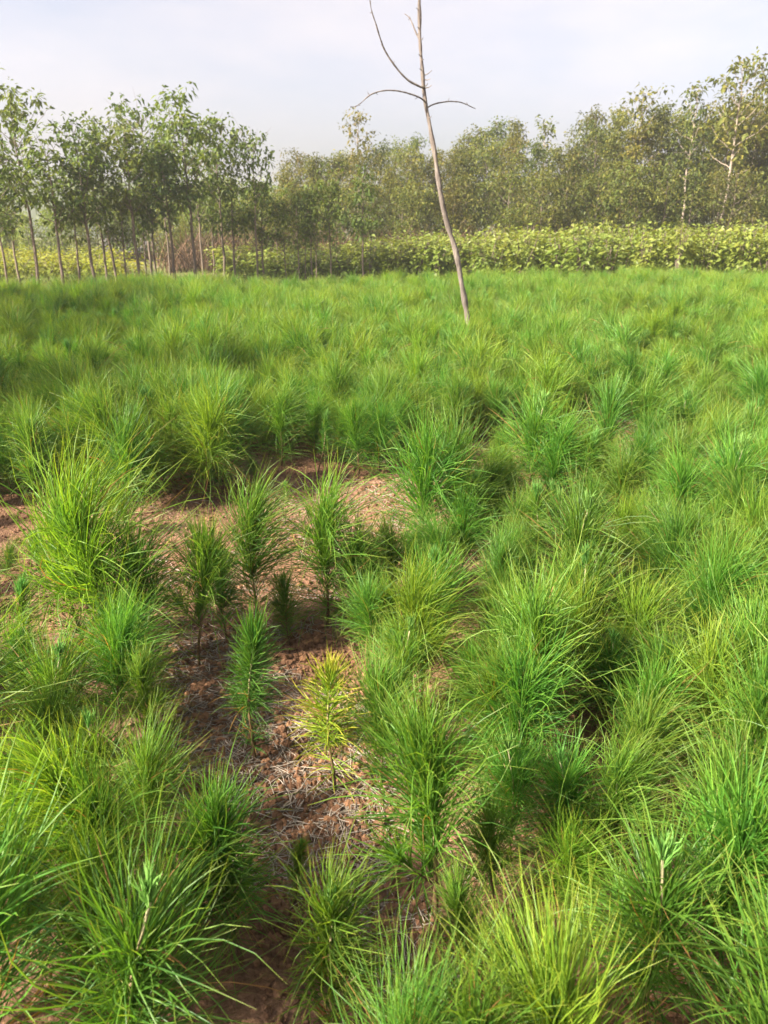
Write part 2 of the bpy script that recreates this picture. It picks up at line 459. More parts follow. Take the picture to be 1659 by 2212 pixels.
def make_seedling(seed, nf=210, hgt=.40, L=.17, bare=.22, wid=.00115, spread=1.0, droop=1.0, style='long', tipL=.055, top=1.0, sides=3):
    """meshes of one seedling of height hgt, root at the origin: stem, needles, growing tip"""
    rg = np.random.default_rng(seed)
    lean = rg.normal(size=2) * .06
    ph = rg.random(4) * 6.28
    sway = (rg.normal(.04, .10), rg.normal(0, .10), 0)
    def stem_at(s):
        s = np.asarray(s, float)
        return np.stack([hgt * (lean[0] * s + .024 * np.sin(s * 5 + ph[0])), hgt * (lean[1] * s + .024 * np.sin(s * 4.3 + ph[1])), hgt * s], -1)
    mb = MB()
    ss = np.linspace(-.06, 1, 12)
    tube(mb, stem_at(ss), hgt * np.interp(ss, [-.06, .1, .7, 1], [.0155, .0125, .0085, .006]), 7, (0, .5, 0), .0004, rg)
    branch = []
    for kb in range(rg.integers(0, 3) if style != 'small' else 1):
        s0 = rg.uniform(.22, .55); az = rg.random() * 6.28; bl = hgt * rg.uniform(.16, .30)
        p0 = stem_at(s0); d = np.array([math.cos(az) * .75, math.sin(az) * .75, .9])
        pts = p0 + np.outer(np.linspace(0, 1, 5), d * bl) + np.outer(np.linspace(0, 1, 5) ** 2, np.array([0, 0, .25 * bl]))
        tube(mb, pts, np.linspace(.006, .003, 5) * hgt, 5, (0, .5, 0), 0, rg)
        branch.append((pts, bl))
    stem = mb
    nb = MB()
    def fasc(base, axisdir, s, n, Lmul=1.0):
        az = np.arange(n) * 2.39996 + rg.random(n) * .7
        if style == 'long':
            th = np.interp(s, [0, .3, .6, .9, 1], [1.12, .82, .54, .36, .22]) * spread
            Ln = np.interp(s, [bare, .22, .5, .9, 1], [.62, .88, 1.0, 1.0, .72])
        elif style == 'brush':
            th = np.interp(s, [0, .3, .6, .85, 1], [1.45, 1.25, 1.05, .62, .25]) * spread
            Ln = np.interp(s, [bare, .4, .75, 1], [.6, .8, .95, .8])
        else:
            th = np.interp(s, [0, .3, .6, .9, 1], [1.4, 1.15, .9, .55, .3]) * spread
            Ln = np.interp(s, [bare, .4, .75, 1], [.7, .8, 1.0, .8])
        th = np.abs(th + rg.normal(size=n) * .25)
        a = unit(np.asarray(axisdir, float))
        e1 = unit(np.cross(a, [0.3, 1, .1])); e2 = np.cross(a, e1)
        out = np.cos(az)[:, None] * e1 + np.sin(az)[:, None] * e2
        d = np.cos(th)[:, None] * a + np.sin(th)[:, None] * out
        Ln = Ln * L * Lmul * rg.uniform(.72, 1.15, n)
        tone = np.clip(rg.normal(.42, .2, n) + .18 * (np.asarray(s) - .5), 0, 1)
        for q in range(3 if style == 'long' else 2):
            keep = rg.random(n) < (.95 if q < 2 else .35)
            m = keep.sum()
            dd = unit(d[keep] + rg.normal(size=(m, 3)) * .11)
            dr = rg.normal(.10, .15, m) * droop + np.where(rg.random(m) < .24, rg.uniform(.2, .7, m), 0) * droop
            if style != 'long': dr = dr * .5
            cu = rg.normal(0, .17, m) + np.where(rg.random(m) < .12, rg.normal(0, .40, m), 0)
            P, w = needle_set(rg, base[keep], dd, Ln[keep] * rg.uniform(.85, 1.08, m), dr, cu, np.full(m, wid) * rg.uniform(.85, 1.2, m), sway)
            V, Q, C = ribbons(P, w, mark_g=np.clip(tone[keep] + rg.normal(size=m) * .1, 0, 1), rg=rg)
            dead_ = rg.random(m) < np.interp(np.asarray(s)[keep], [0, .3, .6, 1], [.16, .07, .015, .006])
            C[:, 2] = np.repeat(dead_ * 1.0, K * 3)
            nb.add(V, Q, None, C)
    u = rg.random(nf)
    s = bare + (1.0 - bare) * np.where(rg.random(nf) < .60, .35 + .65 * u, u)
    s = np.sort(np.clip(s, bare, .995)) * top
    fasc(stem_at(s), (lean[0], lean[1], 1), s, nf)
    for pts, bl in branch:
        n = int(nf * .14); sb = rg.uniform(.25, 1, n)
        base = np.stack([np.interp(sb, np.linspace(0, 1, 5), pts[:, j]) for j in range(3)], -1)
        fasc(base, pts[-1] - pts[-2], .35 + .6 * sb, n, .62)
    tb = MB()
    def tuft(root, axisd, nt_, tl, up):
        az = rg.random(nt_) * 6.28; th = np.abs(rg.normal(0, .26, nt_)) + .05
        a = unit(np.asarray(axisd, float)); e1 = unit(np.cross(a, [.3, 1, .1])); e2 = np.cross(a, e1)
        d = np.cos(th)[:, None] * a + np.sin(th)[:, None] * (np.cos(az)[:, None] * e1 + np.sin(az)[:, None] * e2)
        base = root + rg.random(nt_)[:, None] * a * up
        P, w = needle_set(rg, base, d, tl * rg.uniform(.6, 1.1, nt_), np.zeros(nt_), rg.normal(0, .06, nt_), np.full(nt_, wid * 1.15))
        V, Q, C = ribbons(P, w, rg=rg); tb.add(V, Q, None, C)
    tuft(stem_at(.95), (lean[0], lean[1], 1), 64 if style != 'brush' else 80, tipL * 1.15, hgt * .07)
    for pts, bl in branch: tuft(pts[-1], pts[-1] - pts[-2], 14, tipL * .6, .01)
    return stem, nb, tb

def seedling_meshes(name, needle='needle', tip='candle', **kw):
    a, b, c = make_seedling(**kw)
    return a.mesh(name + '_stem', M['stem']), b.mesh(name + '_needles', M[needle]), c.mesh(name + '_tip', M[tip])

PROTO = {}
PROTO['long'] = []
for k in range(14):
    r_ = np.random.default_rng(900 + k)
    PROTO['long'].append(seedling_meshes('long', seed=100 + k, nf=int(r_.integers(230, 310)), L=r_.uniform(.235, .305), spread=r_.uniform(.95, 1.25), droop=r_.uniform(.8, 1.5), bare=r_.uniform(.05, .12), tipL=r_.uniform(.04, .07), wid=.0012))
PROTO['lime'] = [(a_, b_.copy(), c_) for a_, b_, c_ in (PROTO['long'][1], PROTO['long'][4], PROTO['long'][8])]
PROTO['brush'] = [seedling_meshes('brush', seed=200 + k, nf=n, L=l, spread=1.0, droop=.5, bare=.12, style='brush', tipL=.085) for k, (n, l) in enumerate([(230, .095), (210, .115), (220, .10)])]
PROTO['dark'] = [seedling_meshes('dark', needle='needle_dark', tip='needle', seed=301, nf=340, L=.125, spread=.95, droop=.5, bare=.10, style='brush', tipL=.13)]
PROTO['yellow'] = [seedling_meshes('yellow', needle='needle_yellow', tip='needle_yellow', seed=331, nf=190, L=.15, spread=1.2, droop=.4, bare=.10, style='small', tipL=.06, wid=.0014)]
PROTO['near'] = [seedling_meshes('near', seed=400 + k, nf=n, L=l, spread=sp, droop=dr, bare=.06, tipL=tl, wid=.0010) for k, (n, l, sp, dr, tl) in enumerate([
    (300, .27, 1.0, 1.2, .045), (290, .26, 1.0, 1.0, .05), (290, .26, 1.1, 1.5, .06)])]
PROTO['lime'] += [(a_, b_.copy(), c_) for a_, b_, c_ in PROTO['near']]
for a_, b_, c_ in PROTO['lime']: b_.materials[0] = M['needle_lime']
PROTO['mid'] = [seedling_meshes('mid', seed=440 + k, nf=n, L=l, spread=sp, droop=dr, bare=.10, tipL=.06, wid=.0013) for k, (n, l, sp, dr) in enumerate([
    (250, .18, 1.1, .9), (260, .195, 1.05, .8), (240, .17, 1.15, .7)])]
PROTO['candle'] = [seedling_meshes('candle', seed=480 + k, nf=n, L=l, spread=sp, droop=dr, bare=.10, tipL=.050, top=.74, wid=.0012) for k, (n, l, sp, dr) in enumerate([
    (280, .22, 1.1, 1.0), (290, .24, 1.1, 1.2), (270, .21, 1.15, .9)])]
PROTO['low'] = [seedling_meshes('low', seed=470, nf=230, L=.105, spread=1.0, droop=.6, bare=.10, tipL=.05, wid=.0012)]
PROTO['leggy'] = [seedling_meshes('leggy', seed=460, nf=270, L=.23, spread=1.0, droop=.8, bare=.52, tipL=.06, wid=.0012)]
PROTO['sprig'] = [seedling_meshes('sprig', seed=500, nf=60, L=.13, spread=.8, droop=.6, bare=.3, style='small', tipL=.07)]
PH = .40

def where(p):
    return ('near the left edge' if p < 330 else 'left of the dead sapling' if p < 850 else 'below the dead sapling' if p < 1120 else 'right of the dead sapling' if p < 1420 else 'near the right edge')
placed = []                                 # (x, y) of every seedling
def add_seedling(x, y, h, kind, idx, label, group, rz):
    z = float(ground_z(x, y))
    t = thing('pine_seedling', (x, y, z), label, 'seedling', group, rz, h / PH)
    me = PROTO[kind][idx % len(PROTO[kind])]
    link('stem', me[0], t)
    nd = link('needles', me[1], t); nd['kind'] = 'stuff'
    tp = link('growing_tip', me[2], t); tp['kind'] = 'stuff'
    return t

BED_L = 'pine seedlings left of the bare soil strip'
BED_R = 'pine seedlings in the dense block right of the bare soil'
BED_B = 'pine seedlings behind the bare cross path'
PATH_ = 'pine seedlings standing in the bare soil'
# tip pixel, root pixel, kind, variant, label, group
HEROES = [
    ((700, 1425), (716, 1700), 'yellow', 0, 'yellowing short-needled pine seedling with orange needle tips on the bare soil', PATH_),
    ((537, 1325), (545, 1630), 'dark', 0, 'compact dark green pine seedling with a bright brush-like top on bare soil', PATH_),
    ((424, 1168), (436, 1442), 'leggy', 0, 'thin pine seedling with a bare brown lower stem rising from open soil', PATH_),
    ((178, 1060), (268, 1440), 'lime', 0, 'tall bright yellow-green pine seedling with fountain of needles beside bare soil at left', BED_L),
    ((112, 1120), (170, 1400), 'lime', 1, 'slanting light green pine seedling just left of the tall yellow-green one', BED_L),
    ((262, 1175), (288, 1455), 'long', 9, 'green pine seedling at the right foot of the tall yellow-green one', BED_L),
    ((620, 1240), (628, 1385), 'mid', 1, 'short dark pine seedling low between two taller ones in mid soil', PATH_),
    ((770, 1150), (775, 1345), 'long', 11, 'pine seedling where the trio in mid soil meets the right block', PATH_),
    ((480, 1190), (488, 1375), 'mid', 0, 'short pine seedling crowded between the bare-stemmed one and the trio', PATH_),
    ((120, 1520), (135, 1740), 'long', 12, 'pine seedling behind the blue-green candle one at lower left', BED_L),
    ((300, 1640), (315, 1860), 'long', 2, 'long-needled pine seedling leaning over the soil right of the blue-green candle one', BED_L),
    ((20, 1600), (30, 1830), 'long', 6, 'long-needled pine seedling hugging the left edge at mid height', BED_L),
    ((395, 1790), (400, 2030), 'long', 8, 'long-needled pine seedling between the lower left candle one and the soil gap', BED_L),
    ((810, 1470), (830, 1700), 'long', 10, 'pine seedling at the soil edge right of the yellowing one', BED_R),
    ((1040, 1740), (1062, 1945), 'long', 3, 'pine seedling right of the leggy one at the soil edge', BED_R),
    ((1010, 1900), (1015, 2120), 'mid', 2, 'small pine seedling just below right of the leggy one', PATH_),
    ((640, 1790), (632, 1930), 'low', 0, 'small pine seedling on the littered soil at lower centre', PATH_),
    ((535, 1085), (548, 1345), 'long', 4, 'pine seedling with brown upper stem standing between two others in mid soil', PATH_),
    ((690, 1060), (702, 1345), 'long', 6, 'upright pine seedling at right end of the trio in mid soil', PATH_),
    ((612, 1052), (618, 1118), 'sprig', 0, 'tiny pine sprig on the bare cross path', PATH_),
    ((320, 1418), (332, 1625), 'mid', 2, 'small dark-topped pine seedling left of the compact dark green one', BED_L),
    ((182, 1568), (208, 1790), 'candle', 2, 'pine seedling with pale blue-green candle and tan stem, lower left', BED_L),
    ((75, 1425), (98, 1660), 'candle', 7, 'pine seedling with grey bud and yellow tips near the left edge', BED_L),
    ((18, 1240), (38, 1480), 'brush', 2, 'blue-green brush-topped pine seedling cut by the left edge', BED_L),
    ((480, 1700), (512, 2030), 'mid', 0, 'pine seedling with blue-green brush tip in front of the compact dark one', PATH_),
    ((208, 1975), (262, 2400), 'candle', 1, 'large blurred pine seedling with grey-green candle at the bottom left corner', BED_L),
    ((738, 1890), (726, 2230), 'mid', 0, 'low bushy pine seedling in the soil gap at bottom centre', PATH_),
    ((893, 1600), (962, 2030), 'leggy', 0, 'leggy pine seedling with dark bud and long bare tan stem at the soil edge', PATH_),
    ((60, 1790), (90, 2080), 'near', 0, 'long-needled pine seedling at the left edge above the bottom left corner', BED_L),
    ((1090, 1622), (1108, 1840), 'candle', 2, 'pine seedling with pale blue-green candle in the lower right block', BED_R),
    ((1388, 1555), (1395, 1780), 'long', 4, 'pine seedling with a wide bluish tip sunk among taller ones at right', BED_R),
    ((1560, 1400), (1545, 1680), 'lime', 4, 'pine seedling with upright lime-yellow needles by the right edge', BED_R),
    ((1425, 1868), (1385, 2250), 'candle', 2, 'large pine seedling with white-tipped bud and arching needles at the bottom right', BED_R),
    ((1250, 1780), (1240, 2010), 'lime', 3, 'pine seedling with a cluster of upright lime needles left of the bottom right one', BED_R),
    ((1600, 1690), (1590, 1960), 'long', 5, 'yellow-green pine seedling at the right edge above the bottom right corner', BED_R),
    ((1120, 2010), (1150, 2240), 'mid', 2, 'low pine seedling with drooping needles right of the bottom soil gap', BED_R),
    ((948, 1205), (958, 1450), 'candle', 0, 'pine seedling with slim blue-green candle at the left side of the right block', BED_R),
    ((1272, 1205), (1268, 1480), 'candle', 6, 'pine seedling with a long pale stem and blue-green tuft above the right block', BED_R),
    ((1385, 1295), (1388, 1520), 'lime', 0, 'pine seedling with a round yellow-green tip right of the pale-stemmed one', BED_R),
    ((1225, 1105), (1228, 1340), 'candle', 1, 'pine seedling with small teal tip in the middle of the right block', BED_R),
    ((1568, 975), (1552, 1200), 'candle', 7, 'tall pine seedling with orange-brown lower stem near the right edge', BED_R),
    ((905, 950), (910, 1210), 'long', 3, 'bushy pine seedling at the back left corner of the right block', BED_R),
    ((985, 950), (990, 1190), 'long', 5, 'bushy pine seedling with teal top beside the back left corner of the right block', BED_R),
    ((1138, 878), (1135, 1090), 'candle', 1, 'tall pine seedling with brown bud at the back of the right block', BED_R),
    ((1395, 835), (1392, 1030), 'long', 6, 'tallest pine seedling on the back edge of the right block', BED_R),
    ((1600, 870), (1595, 1050), 'brush', 1, 'pine seedling with a broad round head at the right block back edge', BED_R),
    ((692, 885), (690, 1018), 'brush', 2, 'slender yellow-green pine seedling alone in front of the back block', BED_B),
    ((602, 845), (606, 1010), 'long', 6, 'broad pine seedling left of the slender yellow-green one at the back block edge', BED_B),
    ((72, 905), (90, 1098), 'long', 0, 'wide pine seedling at the left front corner of the back block', BED_B),
    ((255, 930), (270, 1118), 'long', 2, 'wide pine seedling with dark stem foot at the front of the back block', BED_B),
    ((285, 830), (290, 1010), 'long', 7, 'taller pine seedling with brown stem showing over the back block front row', BED_B),
    ((425, 875), (438, 1085), 'lime', 2, 'yellow-tipped pine seedling at the front of the back block', BED_B),
    ((155, 1060), (160, 1150), 'sprig', 0, 'very small pine seedling before the back block front row', BED_B),
]
hero_objs = []
for n, (tp, rt, kind, idx, label, group) in enumerate(HEROES):
    x, y = ground_at(*rt)
    xt, zt = on_plane_y(tp[0], tp[1], y)
    h = max(.10, zt - float(ground_z(x, y))) * (1.0 if kind in ('candle', 'sprig') else .84)
    o = add_seedling(x, y, h, kind, idx, label, group, n * 1.7)
    o.rotation_euler = (0, math.atan2(xt - x, h) * .9, 0)
    if kind not in ('dark', 'yellow'): o.rotation_euler.rotate(Matrix.Identity(3).to_euler()); 
    placed.append((x, y))
    hero_objs.append((o, h))
print('hero heights', [round(h, 2) for _, h in hero_objs])

# bare soil, as root pixels
GAPS = [
    [(-260, 1095), (60, 1100), (300, 1130), (480, 1095), (525, 985), (575, 1012), (690, 1030), (800, 1030), (880, 1015), (980, 975), (1250, 925), (1450, 895), (1700, 850),
     (1700, 905), (1450, 975), (1180, 1060), (950, 1150), (850, 1230), (800, 1330), (790, 1350), (560, 1370), (300, 1400), (60, 1420), (-260, 1480)],
    [(300, 1390), (790, 1340), (800, 1500), (850, 1700), (850, 1850), (930, 1960), (1060, 2060), (1120, 2400), (590, 2400), (570, 2180), (540, 1990), (480, 1850), (390, 1700), (330, 1560)],
]
GAPS = [np.array([ground_at(*p) for p in g]) for g in GAPS]
def inside(poly, x, y):
    c = np.zeros(x.shape, bool); n = len(poly); j = n - 1
    for i in range(n):
        xi, yi = poly[i]; xj, yj = poly[j]
        k = ((yi > y) != (yj > y)) & (x < (xj - xi) * (y - yi) / (yj - yi + 1e-12) + xi)
        c ^= k; j = i
    return c
def far_edge(x):                            # where the beds end
    return np.interp(x, [-14, -5, 0, 3, 8], [11.0, 11.3, 12.6, 14.0, 14.6])
# jittered rows of seedlings
cand = []
for ry in np.arange(.62, 17, .142):
    wid_ = .72 * ry + 1.6
    xs = np.arange(-wid_, wid_, .135) + rng.uniform(0, .135)
    cand.append(np.stack([xs + rng.normal(0, .045, len(xs)), ry + rng.normal(0, .045, len(xs))], -1))
cand = np.concatenate(cand)
cand = cand[rng.random(len(cand)) < .92]
ok = (cand[:, 1] > .6) & (cand[:, 1] < far_edge(cand[:, 0]))
in_gap = np.zeros(len(cand), bool)
for g in GAPS: in_gap |= inside(g, cand[:, 0], cand[:, 1])
ok &= ~in_gap | (rng.random(len(cand)) < .09)
cand, in_gap = cand[ok], in_gap[ok]
hp = np.array(placed)
dmin = np.min(np.hypot(cand[:, None, 0] - hp[None, :, 0], cand[:, None, 1] - hp[None, :, 1]), 1)
far_off = dmin > np.where(in_gap, .17, .11)
cand, in_gap = cand[far_off], in_gap[far_off]
hts = .255 + .12 * (vnoise(cand[:, 0] * .9 + 5, cand[:, 1] * .9, 21) - .35) + rng.normal(0, .045, len(cand))
hts = np.clip(hts, .15, .38)
hts = np.where(in_gap, rng.uniform(.10, .19, len(cand)), hts)
px, py, dep = px_of(cand[:, 0], cand[:, 1], hts)
seen = (px > -60) & (px < W_PX + 60) & (py > 0) & (py < H_PX + 60)
order = np.argsort(np.where(seen, dep, 1e6))
n_ind = 300 - len(HEROES)
LOOK = {'near': 'big long-needled pine seedling', 'long': 'long-needled pine seedling', 'lime': 'lime-tinted pine seedling', 'brush': 'compact short-needled pine seedling', 'candle': 'blue-green tufted pine seedling'}
def seedling_label(kind, bed, p, d):
    if bed == 'left': return LOOK[kind] + ' in the bed left of bare soil, ' + ('by the left edge' if p < 200 else 'beside the soil'), BED_L
    if bed == 'right': return LOOK[kind] + ' in the right block, ' + ('front' if d < 1.5 else 'middle' if d < 2.5 else 'back') + ' part, ' + ('by the bare soil' if p < 900 else 'left of centre' if p < 1080 else 'centre' if p < 1260 else 'right of centre' if p < 1440 else 'by the right edge'), BED_R
    return LOOK[kind] + ' behind the cross path, ' + ('first rows ' if d < 3.9 else 'middle rows ' if d < 4.6 else 'further back ') + where(p), BED_B
def bed_of(x, y):
    p = px_of(x, y, 0)
    line = np.interp(p[0], [-400, 300, 500, 800, 950, 1250, 1700, 2200], [1250, 1250, 1180, 1150, 1080, 990, 880, 780])
    if p[1] < line: return 'back'
    return 'left' if p[0] < 620 else 'right'
for k in order[:n_ind]:
    x, y = cand[k]
    r = rng.random()
    kind = 'near' if (dep[k] < 1.5 and r < .6) else ('long' if r < .76 else ('brush' if r < .82 else 'lime' if r < .90 else 'candle'))
    lab, grp = seedling_label(kind, bed_of(x, y), px[k], dep[k])
    if in_gap[k]: lab, grp = 'very small pine seedling on ' + ('the lower part of the soil strip' if dep[k] < 2.0 else 'the middle of the soil strip' if dep[k] < 2.7 else 'the bare cross path ' + where(px[k])), PATH_
    o = add_seedling(x, y, hts[k], kind, int(rng.integers(0, 14)), lab, grp, rng.random() * 6.28)
    o.rotation_euler = (rng.normal() * .07, rng.normal() * .07, o.rotation_euler.z)

# the rest of the field: one mass of seedlings, placed as instances by geometry nodes
far_col = bpy.data.collections.new('seedling_shapes')
nshape = 0
for kind, idxs in (('long', range(8)), ('brush', (0, 1))):
    for j in idxs:
        a, b, c = make_seedling(**({'seed': 700 + j, 'nf': 170, 'L': .28, 'wid': .0017, 'bare': .06, 'spread': .85 + .05 * j, 'droop': .8 + .1 * j} if kind == 'long'
                                   else {'seed': 720 + j, 'nf': 140, 'L': .11, 'wid': .0016, 'style': 'brush', 'bare': .12, 'tipL': .085}))
        mbx = MB()
        offs = []
        for q in (a, b, c):
            offs.append(sum(len(z) for z in q.q))
            for v_, c_ in zip(q.v, q.c): mbx.v.append(v_); mbx.c.append(c_)
            for q_ in q.q: mbx.q.append(q_ + mbx.n)
            mbx.n += q.n
        me = mbx.mesh('far_seedling', M['stem'])
        me.materials.append(M['needle_lime'] if j % 4 == 0 else M['needle']); me.materials.append(M['candle'])  # some shapes in lime: yellow sunlight on the far field put into needle colour
        me.polygons.foreach_set('material_index', np.repeat([0, 1, 2], offs).astype(np.int32))
        ob = bpy.data.objects.new('far_seedling_%02d' % nshape, me); far_col.objects.link(ob); nshape += 1
rest = order[n_ind:]
pts = bpy.data.meshes.new('seedling_field')
rp = cand[rest]
pts.vertices.add(len(rp))
pts.vertices.foreach_set('co', np.stack([rp[:, 0], rp[:, 1], ground_z(rp[:, 0], rp[:, 1])], -1).astype(np.float32).ravel())
pts.attributes.new('pick', 'INT', 'POINT').data.foreach_set('value', rng.integers(0, nshape, len(rp)).astype(np.int32))
pts.attributes.new('turn', 'FLOAT_VECTOR', 'POINT').data.foreach_set('vector', np.stack([rng.normal(0, .07, len(rp)), rng.normal(0, .07, len(rp)), rng.random(len(rp)) * 6.28], -1).astype(np.float32).ravel())
pts.attributes.new('size', 'FLOAT', 'POINT').data.foreach_set('value', (hts[rest] / PH).astype(np.float32))
field = link('seedling_field', pts, kind='stuff')
field['label'] = 'mass of pine seedlings filling the far part of the nursery field'; field['category'] = 'seedlings'
ng = bpy.data.node_groups.new('plant_seedlings', 'GeometryNodeTree')
ng.interface.new_socket('Geometry', in_out='INPUT', socket_type='NodeSocketGeometry')
ng.interface.new_socket('Geometry', in_out='OUTPUT', socket_type='NodeSocketGeometry')
gi, go = ng.nodes.new('NodeGroupInput'), ng.nodes.new('NodeGroupOutput')
ci = ng.nodes.new('GeometryNodeCollectionInfo'); ci.inputs['Collection'].default_value = far_col
ci.inputs['Separate Children'].default_value = True; ci.inputs['Reset Children'].default_value = True
iop = ng.nodes.new('GeometryNodeInstanceOnPoints'); iop.inputs['Pick Instance'].default_value = True
def named(n, t):
    a = ng.nodes.new('GeometryNodeInputNamedAttribute'); a.data_type = t; a.inputs['Name'].default_value = n
    return a.outputs['Attribute']
ng.links.new(gi.outputs[0], iop.inputs['Points']); ng.links.new(ci.outputs[0], iop.inputs['Instance'])
ng.links.new(named('pick', 'INT'), iop.inputs['Instance Index']); ng.links.new(named('turn', 'FLOAT_VECTOR'), iop.inputs['Rotation'])
ng.links.new(named('size', 'FLOAT'), iop.inputs['Scale']); ng.links.new(iop.outputs[0], go.inputs[0])
field.modifiers.new('plant', 'NODES').node_group = ng
print('seedlings', len(cand) + len(HEROES), 'in the mass', len(rest))

# ------------------------------------------------------------------ dead leaning sapling
def at_px(pxy, y):
    x, z = on_plane_y(pxy[0], pxy[1], y)
    return np.array([x, y, z])
bx, by = ground_at(1024, 800)
DY = by
tpath = [np.array([bx + .01, DY, -.05])] + [at_px(p, DY + dy) for p, dy in (((1012, 700), 0), ((1000, 630), 0), ((985, 545), .02), ((965, 480), .03), ((950, 410), .03), ((941, 345), .04), ((930, 280), .05), ((918, 215), .06), ((912, 150), .05), ((907, 80), .05), ((906, 0), .04), ((908, -90), .02), ((905, -170), 0), ((902, -215), 0))]
tp_ = smooth_path(tpath, 60)
dead = thing('bare_tree', (bx, DY, 0), 'leafless dead sapling with thin leaning grey-brown trunk standing alone in the seedling field', 'tree')
off = np.array([bx, DY, 0])
pxm = DY / F_PX * .78
mbd = MB()
zz = np.linspace(0, 1, 60)
rad = np.interp(zz, [0, .1, .35, .6, .8, 1], [8.6, 7.6, 6.6, 4.8, 3.4, 1.2]) * pxm * (1 + .10 * np.sin(zz * 70) + .09 * rng.normal(size=60))
tube(mbd, tp_ - off, rad, 10, (0, .5, 0), .0012)
link('trunk', mbd.mesh('dead_trunk', M['bark_dead']), dead)
BR = [  # main limbs, pixels
    ([(917, 190), (905, 186), (880, 172), (855, 145), (833, 112), (822, 85), (812, 52), (802, 20), (798, -15), (796, -50)], 2.7, -.25),
    ([(918, 219), (905, 210), (880, 201), (855, 196), (827, 196), (800, 205), (780, 222), (768, 230), (757, 231)], 2.2, -.3),
    ([(921, 234), (935, 226), (955, 221), (975, 219), (995, 221), (1012, 228), (1027, 235)], 2.0, .2),
    ([(908, 88), (902, 78), (895, 62), (888, 45), (880, 34), (874, 30)], 2.2, .15),
    ([(906, -30), (915, -60), (930, -95), (935, -130)], 1.9, .2),
]
spurs = []
for pl, r0, dy in BR:
    n = len(pl)
    p3 = np.array([at_px(p, DY + .05 + dy * q / (n - 1)) for q, p in enumerate(pl)])
    sp = smooth_path(p3, 5 * n)
    mb = MB(); tube(mb, sp - off, np.linspace(r0, .85, 5 * n) * pxm * (1 + .08 * rng.normal(size=5 * n)), 6, (0, .5, 0), .0006)
    br = link('branch', mb.mesh('dead_branch', M['bark_dead']), dead)
    for s in rng.choice(np.arange(6, 5 * n - 3), size=max(3, n - 2), replace=False):
        d = unit(rng.normal(size=3) * np.array([1, .5, 1]) + np.array([0, 0, .6]))
        L = rng.uniform(4, 11) * pxm
        ms = MB(); tube(ms, (sp[s] - off) + np.outer(np.linspace(0, 1, 3), d * L), np.array([.95, .8, .3]) * pxm, 5)
        link('spur', ms.mesh('dead_spur', M['bark_dead']), br)
for p, q in (((916, 163), (933, 152)), ((917, 172), (930, 170)), ((918, 186), (924, 180)), ((918, 190), (933, 184)), ((911, 120), (904, 117)), ((910, 85), (914, 81)), ((907, 60), (902, 58)), ((907, 20), (899, 17)), ((913, 150), (906, 148)),
             ((925, 255), (932, 251)), ((908, 130), (915, 128)), ((950, 412), (957, 405)), ((906, 40), (911, 36))):
    a, b = at_px(p, DY + .05) - off, at_px(q, DY + .02) - off
    ms = MB(); tube(ms, np.array([a, (a + b) / 2 + np.array([0, 0, -.006]), b]), np.array([1.5, 1.1, .7]) * pxm, 5)
    link('spur', ms.mesh('dead_spur', M['bark_dead']), dead)

